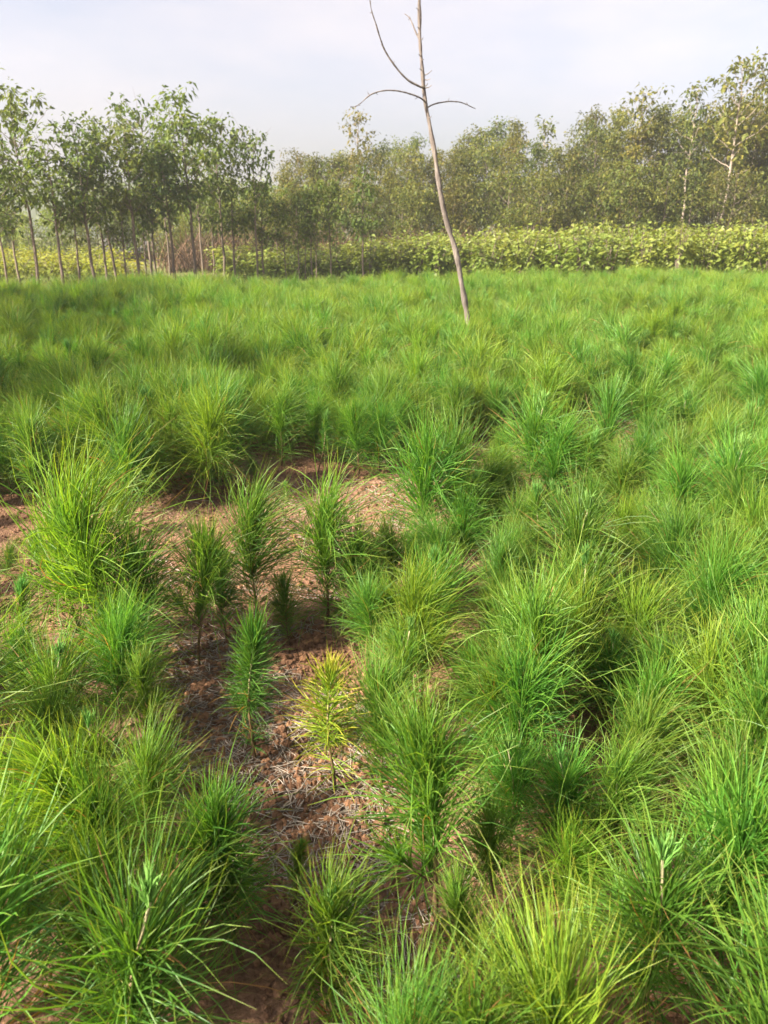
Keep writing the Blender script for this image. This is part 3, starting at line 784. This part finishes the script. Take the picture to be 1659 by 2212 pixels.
# ------------------------------------------------------------------ trees
def make_tree(seed, ht, r0, crown_from, crown_w, n_limb, leaf, n_leaf, rise=.9, top_sparse=.0, bark=None, leafmat=None, name='tree', clump=.30, droop=.25, wander=.03, shape='oval'):
    rg = np.random.default_rng(seed)
    mb = MB()
    u = np.linspace(0, 1, 14)
    w = np.cumsum(rg.normal(size=(14, 2)) * wander * ht / 14 * 2.2, 0); w[0] = 0
    P = np.column_stack([w[:, 0], w[:, 1], u * ht - .1 * (u == 0)])
    tube(mb, P, r0 * np.interp(u, [0, .05, .5, 1], [1.25, 1.0, .66, .10]), 7, (0, .5, 0), r0 * .03, rg)
    cl = []
    for k in range(n_limb):
        f = crown_from + (1 - crown_from) * (k + rg.random() * .8) / n_limb
        f = min(f, .985)
        g = (f - crown_from) / (1 - crown_from)
        if shape == 'oval': env = math.sin(math.pi * (.22 + .70 * g))
        elif shape == 'cone': env = 1.08 - .9 * g
        else: env = .55 + .6 * g if g < .75 else 1.0 - 1.6 * (g - .75)
        L = crown_w * env * rg.uniform(.55, 1.2)
        az = k * 2.39996 + rg.normal() * .4
        p0 = np.array([np.interp(f, u, P[:, j]) for j in range(3)])
        d = np.array([math.cos(az), math.sin(az), rise * rg.uniform(.5, 1.3)])
        tt = np.linspace(0, 1, 6)[:, None]
        pts = p0 + d * L * tt + np.array([0, 0, .22 * L]) * tt ** 2 + np.cumsum(rg.normal(size=(6, 3)) * .04 * L, 0) * (tt > 0)
        tube(mb, pts, r0 * np.linspace(.34, .08, 6) * (1 - .5 * g), 5, (0, .5, 0), 0, rg)
        nc = max(2, int(L / clump * 1.6))
        for c in range(nc):
            s = .25 + .75 * (c + rg.random()) / nc
            q = np.array([np.interp(s, tt[:, 0], pts[:, j]) for j in range(3)]) + rg.normal(size=3) * clump * np.array([.55, .55, .4])
            cl.append(q)
            if rg.random() < .35:
                tube(mb, np.array([np.array([np.interp(s, tt[:, 0], pts[:, j]) for j in range(3)]), q]), np.array([.06, .03]) * r0 + .001, 3, (0, .5, 0), 0, rg)
    cl.append(P[-1]); cl.append(P[-2]); cl = np.array(cl)
    lb = MB()
    size = rg.uniform(.5, 1.3, len(cl))
    keep = rg.random(len(cl)) < (1 - top_sparse)
    cl, size = cl[keep], size[keep]
    pick = rg.choice(len(cl), n_leaf, p=size / size.sum())
    o = np.clip(rg.normal(size=(n_leaf, 3)), -1.5, 1.5) * clump * np.array([.50, .50, .38]) * size[pick][:, None]
    base = cl[pick] + o
    d = unit(o + rg.normal(size=(n_leaf, 3)) * clump * .5 + np.array([0, 0, -.12 * clump]))
    tone = np.clip(.35 + .35 * rg.random(len(cl))[pick] + rg.normal(size=n_leaf) * .2, 0, 1)
    Ls = leaf * rg.uniform(.6, 1.25, n_leaf)
    leaves(lb, base, d, Ls, Ls * rg.uniform(.45, .65, n_leaf), tone, rg=rg, droop=droop)
    return mb.mesh(name + '_trunk', bark), lb.mesh(name + '_crown', leafmat, smooth=False)

def place_tree(name, x, y, ht, protos, idx, ph, label, group, cat='tree', rz=None, sxy=1.0, lean=0.0):
    me = protos[idx % len(protos)]
    s = ht / ph
    t = thing(name, (x, y, float(ground_z(x, y)) - .02), label, cat, group, rng.random() * 6.28 if rz is None else rz, (s * sxy, s * sxy, s))
    t.rotation_euler = (rng.normal() * .012, lean, t.rotation_euler.z)
    link('trunk', me[0], t)
    c = link('crown', me[1], t); c['kind'] = 'stuff'
    return t

ORD = ['zeroth', 'first', 'second', 'third', 'fourth', 'fifth', 'sixth', 'seventh', 'eighth', 'ninth', 'tenth', 'eleventh', 'twelfth', 'thirteenth', 'fourteenth', 'fifteenth', 'sixteenth', 'seventeenth', 'eighteenth', 'nineteenth',
       'twentieth', 'twenty-first', 'twenty-second', 'twenty-third', 'twenty-fourth', 'twenty-fifth', 'twenty-sixth', 'twenty-seventh', 'twenty-eighth', 'twenty-ninth', 'thirtieth', 'thirty-first', 'thirty-second', 'thirty-third']
GROVE = [make_tree(40 + k, 4.0, .040, cf, cw, nl, .155, nlf, rise=1.0, bark=M['bark_grove'], leafmat=M['leaf_grove'], name='grove_tree', clump=.25, droop=.35, top_sparse=.34, shape=sh)
         for k, (cf, cw, nl, nlf, sh) in enumerate([(.38, .92, 24, 860, 'oval'), (.42, .82, 22, 740, 'oval'), (.36, 1.0, 26, 940, 'oval'), (.44, .80, 22, 680, 'top'), (.40, .92, 24, 840, 'oval'), (.43, .95, 22, 780, 'top'), (.35, .75, 24, 700, 'cone'), (.46, 1.0, 20, 720, 'top')])]
# root pixel x, root pixel y, top pixel y, width factor
GR = [(2, 640, 250, 1.0), (20, 632, 300, .9), (45, 622, 330, 1.0), (82, 630, 175, 1.0), (135, 634, 262, 1.1), (172, 628, 330, .9), (205, 630, 210, 1.1), (235, 622, 300, 1.0), (255, 620, 205, .9), (272, 624, 345, .8),
      (306, 626, 240, 1.1), (315, 616, 330, .8), (330, 612, 200, .95), (340, 616, 290, 1.0), (367, 596, 320, .9), (382, 620, 270, 1.1), (425, 618, 195, 1.05), (440, 600, 300, .9), (462, 592, 340, .9), (485, 606, 215, .9), (510, 614, 300, 1.0),
      (557, 616, 258, .8), (570, 612, 370, 1.0), (602, 598, 395, .8), (620, 612, 430, .7), (647, 614, 400, .7), (660, 612, 440, .7), (676, 612, 385, .75), (683, 614, 440, .7), (719, 612, 350, .85), (727, 602, 420, .7), (784, 612, 330, .9), (799, 596, 410, .7)]
GR.sort()
for n, (bxp, byp, typ, wf) in enumerate(GR):
    x, y = ground_at(bxp, byp)
    _, zt = on_plane_y(bxp, typ, y)
    lab = 'slender bare-trunked young tree, %s trunk from the left edge in the grove' % ORD[n + 1]
    place_tree('grove_tree', x, y, zt * .88, GROVE, n * 5 % 8 + (n // 8), 4.0, lab, 'grove of slender young trees at the left', sxy=wf * (4.0 / zt) ** .3, lean=(-.015 if bxp < 400 else 0) + rng.normal() * .015)

# the grove goes on past the left edge of the picture
for n in range(7):
    y = 2.6 + n * 1.0 + rng.normal() * .2
    x = -.50 * y - 3.6 + rng.normal() * .25
    place_tree('grove_tree', x, y, rng.uniform(3.3, 4.2), GROVE, n, 4.0, 'slender young tree of the grove beyond the left edge', 'grove trees past the left edge')

FOREST = [make_tree(80 + k, 8.0, .085, cf, cw, nl, .20, int(nlf * 1.7), rise=.75, bark=M['bark_forest'], leafmat=M['leaf_forest'], name='forest_tree', clump=.50, droop=.3, shape=sh)
          for k, (cf, cw, nl, nlf, sh) in enumerate([(.22, 1.9, 30, 2300, 'oval'), (.28, 1.6, 26, 1900, 'oval'), (.18, 2.0, 32, 2500, 'cone'), (.35, 1.5, 24, 1500, 'top'), (.25, 1.8, 28, 2200, 'oval'), (.15, 1.7, 30, 2300, 'cone')])]
SPARSE = [make_tree(95 + k, 8.0, .075, .45, 1.15, 20, .24, nlf, rise=.8, bark=M['bark_pale'], leafmat=M['leaf_forest'], name='pale_tree', clump=.36, droop=.3, shape='oval') for k, nlf in enumerate((520, 640, 700))]
SUNNY = [make_tree(130 + k, 4.0, .045, .05, 1.45, 28, .19, nlf, rise=.7, bark=M['bark_forest'], leafmat=M['leaf_shrub'], name='sunny_understorey', clump=.36, droop=.3, shape=sh) for k, (nlf, sh) in enumerate([(1500, 'oval'), (1600, 'cone'), (1500, 'oval')])]  # yellower shrub leaf puts the sunlit look into the crown colour
UNDER = [make_tree(110 + k, 4.0, .045,   .06, 1.35, 26, .14, int(nlf * 1.4), rise=.7, bark=M['bark_forest'], leafmat=M['leaf_forest'], name='understorey', clump=.34, droop=.3, shape=sh) for k, (nlf, sh) in enumerate([(1500, 'oval'), (1700, 'cone'), (1400, 'oval'), (1600, 'cone')])]

def forest_at(cx, topy, dist, protos, idx, ph, name, label, group, wf=1.0):
    x, zt = on_plane_y(cx, topy, dist)
    label = label.replace('{w}', 'beyond the left edge' if cx < 0 else 'near the left edge' if cx < 330 else 'left of the dead sapling' if cx < 880 else 'behind the dead sapling' if cx < 1010 else 'right of the dead sapling' if cx < 1250 else 'left of the tallest pale tree' if cx < 1540 else 'around the tallest pale tree')
    return place_tree(name, x, dist, zt, protos, idx, ph, label, group, sxy=wf)

# skyline trees, apex pixel + distance
SKY = [(640, 335, 33, 0, 1), (668, 362, 31, 1, 1), (705, 350, 34, 2, 1), (740, 330, 36, 4, 1), (815, 320, 34, 0, 1), (855, 312, 36, 1, 1), (900, 300, 35, 2, .9), (945, 330, 33, 4, 1), (985, 318, 36, 0, .9),
       (1030, 280, 35, 4, 1), (1065, 262, 36, 3, 1), (1110, 272, 34, 0, .9), (1235, 335, 33, 1, 1), (1275, 300, 34, 2, 1), (1300, 245, 35, 0, .9), (1345, 238, 36, 4, 1), (1440, 240, 34, 1, 1), (1475, 250, 36, 3, 1),
       (1545, 262, 33, 2, 1), (1585, 270, 35, 0, 1), (1650, 260, 34, 4, 1), (1700, 220, 35, 1, 1.1), (1760, 200, 34, 0, 1.1), (1820, 210, 36, 2, 1.1)]
FL = 'olive-leaved skyline tree of the forest behind the shrubs, {w}'
FM = 'olive-leaved mid-height tree inside the forest wall, {w}'
for n, (cx, ty, d, k, wf) in enumerate(SKY):
    forest_at(cx, ty, d * .95, FOREST, k + n, 8.0, 'forest_tree', FL, 'forest trees behind the shrubs', wf * .95)
PALE = [(775, 240, 33, 0, 'thin sparse-leaved tree poking above the forest left of the dead sapling'), (1185, 262, 31, 1, 'thin sparse tree with gaps in its crown at the dip of the forest skyline'),
        (1392, 196, 30, 2, 'spindly sparse-topped tree breaking the skyline in the right forest'), (1508, 185, 29.4, 0, 'sparse pale tree with a forked leafy top left of the tallest one'),
        (1612, 128, 26.5, 2, 'tallest pale-trunked tree with airy crown near the right edge'), (1662, 150, 33, 1, 'pale sparse tree cut by the right edge beside the tallest one')]
for cx, ty, d, k, lab in PALE:
    forest_at(cx, ty, d * .95, SPARSE, k, 8.0, 'pale_tree', lab, None)
# second row and lower edge of the forest
for n, cx in enumerate(np.arange(600, 1800, 46)):
    ty = np.interp(cx, [600, 650, 760, 900, 1000, 1150, 1230, 1300, 1500, 1800], [400, 375, 340, 340, 330, 315, 355, 275, 262, 240]) + rng.normal() * 14
    forest_at(cx + rng.normal() * 10, ty, 29.0 + rng.uniform(-.8, .8), FOREST, int(rng.integers(0, 6)), 8.0, 'forest_tree', FM, 'forest trees behind the shrubs', 1.05)
for n, cx in enumerate(np.arange(620, 1760, 40)):
    ty = np.interp(cx, [600, 800, 1000, 1200, 1400, 1800], [420, 395, 400, 390, 385, 380]) + rng.normal() * 16
    forest_at(cx + rng.normal() * 10, ty, 24.2 + rng.uniform(-.7, .7), UNDER, int(rng.integers(0, 4)), 4.0, 'understorey_tree', 'low bushy tree along the forest front edge, {w}', 'bushy trees at the forest edge', 1.0)
# behind the grove, lower and farther
for n, cx in enumerate(np.arange(-140, 640, 34)):
    ty = np.interp(cx, [-150, 0, 120, 250, 400, 560, 640], [430, 452, 440, 425, 415, 400, 380]) + rng.normal() * 10
    forest_at(cx + rng.normal() * 10, ty, 29 + rng.uniform(-1.5, 1.5), SUNNY, int(rng.integers(0, 3)), 4.0, 'understorey_tree', 'sunlit bushy tree seen behind the grove trunks, {w}', 'bushy trees behind the grove', 1.15)
for n, cx in enumerate(np.arange(330, 640, 34)):
    ty = np.interp(cx, [330, 480, 640], [475, 450, 430]) + rng.normal() * 8
    forest_at(cx, ty, 24.5 + rng.uniform(-.6, .6), UNDER, int(rng.integers(0, 4)), 4.0, 'understorey_tree', 'dark low bushy tree close behind the grove', 'low bushes close behind the grove', 1.1)

# ------------------------------------------------------------------ shrubs
def make_shrub(seed, mat, ht=1.2, w=.42, n=260, leaf=.115):
    rg = np.random.default_rng(seed)
    mb, lb = MB(), MB()
    for k in range(5):
        az = rg.random() * 6.28
        tipp = np.array([math.cos(az) * w * rg.uniform(.3, .8), math.sin(az) * w * rg.uniform(.3, .8), ht * rg.uniform(.75, 1.0)])
        P = smooth_path([np.array([rg.normal() * .04, rg.normal() * .04, -.04]), tipp * np.array([.35, .35, .5]), tipp], 8)
        tube(mb, P, np.linspace(.014, .004, 8), 5, (0, .5, 0), 0, rg)
        m = n // 5
        s = rg.uniform(.18, 1.0, m)
        base = np.stack([np.interp(s, np.linspace(0, 1, 8), P[:, j]) for j in range(3)], -1) + rg.normal(size=(m, 3)) * np.array([.13, .13, .05]) * (w / .42)
        out = base * np.array([1, 1, 0]); az2 = rg.random(m) * 6.28
        d = unit(unit(out) + np.stack([np.cos(az2), np.sin(az2), np.zeros(m)], -1) * .9 + np.array([0, 0, -.15]) + np.outer(s - .5, [0, 0, .7]))
        L = leaf * rg.uniform(.6, 1.25, m)
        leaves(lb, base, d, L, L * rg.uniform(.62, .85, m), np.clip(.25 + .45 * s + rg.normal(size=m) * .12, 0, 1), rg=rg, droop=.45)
    return mb.mesh('shrub_stem', M['bark_grove']), lb.mesh('shrub_leaves', mat, smooth=False)
SHRUB = [make_shrub(150 + k, M['leaf_shrub']) for k in range(6)]
GOLD = [make_shrub(160 + k, M['leaf_gold'], ht=.7, w=.5, n=200, leaf=.10) for k in range(3)]
def place_shrub(name, x, y, h, protos, k, ph, label, group):
    t = thing(name, (x, y, float(ground_z(x, y))), label, 'shrub', group, rng.random() * 6.28, (rng.uniform(.9, 1.15),) * 2 + (h / ph,))
    me = protos[k % len(protos)]
    link('stem', me[0], t); l = link('leaves', me[1], t); l['kind'] = 'stuff'
    return t
def shrub_front(p):                          # depth of the front row under a pixel column
    return np.interp(p, [480, 800, 1000, 1250, 1700], [19.3, 18.3, 17.2, 16.1, 15.4])
for row in range(6):
    p = 505.0 - 6 * row; nsh = 0
    while p < 1770:
        lump = abs(math.sin(math.pi * p / 118 + .9 * math.sin(p / 71)))
        y = float(shrub_front(p)) + row * .72 + rng.normal() * .10 + (.55 * (1 - lump) if row < 2 else 0)
        dp = .60 / (y * 1.0) * F_PX
        h = np.interp(p, [480, 620, 800, 1000, 1250, 1700], [.60, .68, .80, 1.0, 1.13, 1.17]) + .02 * row + rng.normal() * .06 + .16 * (lump - .6)
        x = (p - W_PX / 2) / F_PX * (y * CP + H * SP)
        nsh += 1
        side_ = 'left of the dead sapling' if p < 930 else 'behind the dead sapling' if p < 1060 else 'right of the dead sapling' if p < 1400 else 'towards the right edge'
        lab = ('broad-leaved shrub in the front shrub row, %s from its left end' % (ORD[nsh] if nsh < len(ORD) else 'last'), 'front row of broad-leaved shrubs') if row == 0 else (
            'broad-leaved shrub in the %s shrub row from the field, %s' % (ORD[row + 1], side_), 'back rows of broad-leaved shrubs')
        if row == 0 or rng.random() > .06: place_shrub('broadleaf_shrub', x, y, h, SHRUB, int(rng.integers(0, 6)), 1.2, *lab)
        p += dp * rng.uniform(.7, 1.35)
for row in range(5):
    for x in np.arange(-14, -3.5, .62):
        y = 18.6 + row * .9 + rng.normal() * .1
        p0 = px_of(x, y, 0)[0]
        if p0 < -60 or p0 > 300 - row * 4: continue
        place_shrub('golden_shrub', x + rng.normal() * .1, y, .52 + .03 * row + rng.normal() * .04, GOLD, int(rng.integers(0, 3)), .7, 'low golden-green shrub in the sunlit bed behind the grove trunks', 'golden shrubs behind the grove')

# ------------------------------------------------------------------ undergrowth
def blades(n, xy, hmin, hmax, wid, mat, name, label, kind_cat, bend=.35):
    x, y = xy
    z = ground_z(x, y)
    base = np.stack([x, y, z - .01], -1)
    hgt = rng.uniform(hmin, hmax, n)
    d = unit(np.stack([rng.normal(size=n) * bend, rng.normal(size=n) * bend, np.ones(n)], -1))
    t = np.linspace(0, 1, 4)[None, :, None]
    out = unit(d * np.array([1, 1, 0]) + 1e-6)
    P = base[:, None] + hgt[:, None, None] * (d[:, None] * t + out[:, None] * bend * .6 * t ** 2 - np.array([0, 0, .15]) * t ** 2)
    V, Q, C = strands(P, np.full((n, 1), wid) * np.array([[.8, 1, .7, .1]]), sides=3)
    o = link(name, MB().add(V, Q, None, C).mesh(name, mat), kind='stuff')
    o['label'] = label; o['category'] = kind_cat
    return o
n = 20000
x = rng.uniform(-12, 3.5, n); y = 10.3 + 7.5 * rng.random(n) + np.clip(x, 0, 4) * .7
cl = vnoise(x * 1.6, y * 1.6, 31)
k = cl > .42
blades(k.sum(), (x[k], y[k]), .10, .34, .007, M['weed'], 'weedy_grass', 'pale weedy grass around the grove trunks', 'grass', .45)
n = 9000
x = rng.uniform(-6, 17, n); y = rng.uniform(21.2, 27.5, n)
blades(n, (x, y), .4, 1.5, .013, M['dead_fern'], 'dry_undergrowth', 'reddish brown dry undergrowth below the forest edge', 'undergrowth', .3)

# ------------------------------------------------------------------ shed behind the grove
sx, sz = on_plane_y(282, 520, 31.0)
shed = thing('shed', (sx, 31.0, 0), 'small brick-red shed with dark roof half hidden behind the grove', 'shed')
def box_mesh(name, mat, x0, x1, y0, y1, z0, z1):
    v = np.array([[a, b, c] for c in (z0, z1) for b in (y0, y1) for a in (x0, x1)])
    q = [[0, 2, 3, 1], [4, 5, 7, 6], [0, 1, 5, 4], [2, 6, 7, 3], [0, 4, 6, 2], [1, 3, 7, 5]]
    return MB().add(v, q).mesh(name, mat, smooth=False)
link('wall', box_mesh('shed_wall', M['brick'], -.75, 1.15, 0, 2.0, -.1, sz - .35), shed)
rv = np.array([[-1.2, -.45, sz - .40], [1.6, -.45, sz - .40], [1.6, 2.4, sz - .40], [-1.2, 2.4, sz - .40], [-1.2, .95, sz + .20], [1.6, .95, sz + .20]])
link('roof', MB().add(rv, [[0, 1, 5, 4], [3, 4, 5, 2], [0, 3, 2, 1]], [[0, 4, 3], [1, 2, 5]]).mesh('shed_roof', M['roof'], smooth=False), shed)
link('door', box_mesh('shed_door', M['roof'], -.1, .55, -.04, -.004, 0, sz - .55), shed)

# ------------------------------------------------------------------ soil clods, crumbs, litter
def ico():
    p = (1 + 5 ** .5) / 2
    v = unit(np.array([[-1, p, 0], [1, p, 0], [-1, -p, 0], [1, -p, 0], [0, -1, p], [0, 1, p], [0, -1, -p], [0, 1, -p], [p, 0, -1], [p, 0, 1], [-p, 0, -1], [-p, 0, 1]], float))
    f = np.array([[0, 11, 5], [0, 5, 1], [0, 1, 7], [0, 7, 10], [0, 10, 11], [1, 5, 9], [5, 11, 4], [11, 10, 2], [10, 7, 6], [7, 1, 8], [3, 9, 4], [3, 4, 2], [3, 2, 6], [3, 6, 8], [3, 8, 9], [4, 9, 5], [2, 4, 11], [6, 2, 10], [8, 6, 7], [9, 8, 1]])
    return v, f
IV, IF = ico()
def soil_points(n):
    """random points over the nearer beds, most of them on the bare strips"""
    out = []
    for g in GAPS:
        lo, hi = g.min(0), g.max(0)
        lo = np.maximum(lo, [-2.6, .5]); hi = np.minimum(hi, [2.6, 5.5])
        p = rng.uniform(lo, hi, (n * 3, 2)); p = p[inside(g, p[:, 0], p[:, 1])][:n]
        out.append(p)
    out.append(np.stack([rng.uniform(-2, 2, int(n * 1.2)), rng.uniform(.6, 4, int(n * 1.2))], -1))
    return np.concatenate(out)
pp = soil_points(7000)
N = len(pp)
sz_ = .0022 + .0095 * rng.random(N) ** 3
sc = sz_[:, None] * rng.uniform(.7, 1.3, (N, 3)) * np.array([1, 1, .75])
V = IV[None] * (1 + rng.normal(size=(N, 12, 1)) * .16) * sc[:, None]
V[:, :, :2] += pp[:, None]; V[:, :, 2] += (ground_z(pp[:, 0], pp[:, 1]) + sz_ * .35)[:, None]
cm = MB().add(V.reshape(-1, 3), None, (np.arange(N)[:, None, None] * 12 + IF[None]).reshape(-1, 3), np.repeat(np.stack([np.zeros(N), rng.random(N), np.zeros(N)], -1), 12, 0))
o = link('soil_crumbs', cm.mesh('soil_crumbs', M['clod'], smooth=False), kind='stuff'); o['label'] = 'loose reddish crumbs of soil scattered on the bare strips'; o['category'] = 'soil'
clods = []
for k in range(5):
    s = rng.uniform(.75, 1.25, 3) * np.array([1, 1, .7])
    clods.append(MB().add(IV * (1 + rng.normal(size=(12, 1)) * .17) * s, None, IF, np.tile([0, rng.random() * .7, 0], (12, 1))).mesh('clod', M['clod'], smooth=False))
for x, y in soil_points(80)[:250]:
    r = .006 + .016 * rng.random() ** 2
    c = link('soil_clod', clods[int(rng.integers(0, 5))], ground)
    c.location = (x, y, float(ground_z(x, y)) + r * .3); c.scale = (r, r, r); c.rotation_euler = tuple(rng.random(3) * 6.28)

pp = soil_points(3000); N = len(pp)
keep = vnoise(pp[:, 0] * 3.1, pp[:, 1] * 3.1, 41) > .50
pp = pp[keep]; N = len(pp)
az = rng.random(N) * 6.28; L = rng.uniform(.03, .13, N)
t = np.linspace(-.5, .5, 4)
cx = rng.normal(size=N) * .55
P = np.zeros((N, 4, 3))
P[:, :, 0] = pp[:, :1] + L[:, None] * (np.cos(az)[:, None] * t - np.sin(az)[:, None] * cx[:, None] * t ** 2)
P[:, :, 1] = pp[:, 1:] + L[:, None] * (np.sin(az)[:, None] * t + np.cos(az)[:, None] * cx[:, None] * t ** 2)
P[:, :, 2] = ground_z(P[:, :, 0], P[:, :, 1]) + .002 + rng.random((N, 1)) * .006
V, Q, C = strands(P, np.full((N, 4), .00075) * rng.uniform(.6, 1.7, (N, 1)), sides=3)
o = link('needle_litter', MB().add(V, Q, None, C).mesh('needle_litter', M['straw']), kind='stuff'); o['label'] = 'dry straw-coloured fallen needles lying on the soil'; o['category'] = 'litter'

def twig(p0, p1, r, label):
    a = np.array([*ground_at(*p0), 0]); b = np.array([*ground_at(*p1), 0])
    pts = np.array([a + (b - a) * s for s in np.linspace(0, 1, 7)]); pts[:, :2] += rng.normal(size=(7, 2)) * .004
    pts[:, 2] = ground_z(pts[:, 0], pts[:, 1]) + r + .004
    mb = MB(); tube(mb, pts - a, np.linspace(r, r * .5, 7), 6, (0, .5, 0), r * .06)
    o = link('twig', mb.mesh('twig', M['bark_twig'])); o.location = a
    o['label'] = label; o['category'] = 'twig'; o['group'] = 'dry twigs on the soil'
twig((905, 2130), (1010, 2105), .004, 'grey dry twig lying across the soil gap at the bottom')
twig((612, 1735), (655, 1695), .0028, 'short brown twig on the soil below the yellowing seedling')
twig((775, 1860), (812, 1815), .0035, 'pale split twig beside the leggy seedling')
twig((600, 1462), (650, 1440), .0026, 'thin grey twig between the dark and the yellowing seedling')
twig((440, 1345), (480, 1360), .0024, 'thin bleached twig behind the bare-stemmed seedling')

# ------------------------------------------------------------------ hazy air
hz, ht_ = new_mat('hazy_air')
pv = N_(ht_, 'ShaderNodeVolumePrincipled')
pv.inputs['Color'].default_value = (.93, .94, .98, 1)
pv.inputs['Density'].default_value = .0019
pv.inputs['Anisotropy'].default_value = .4
ho = N_(ht_, 'ShaderNodeOutputMaterial'); ht_.links.new(pv.outputs[0], ho.inputs['Volume'])
g0, g1 = gx.min() - 5, gx.max() + 5
haze = link('haze', box_mesh('haze', hz, g0, g1, gy.min() - 5, gy.max() + 5, -1.2, 14.5), kind='stuff')
haze['label'] = 'pale evening haze over the field'; haze['category'] = 'haze'
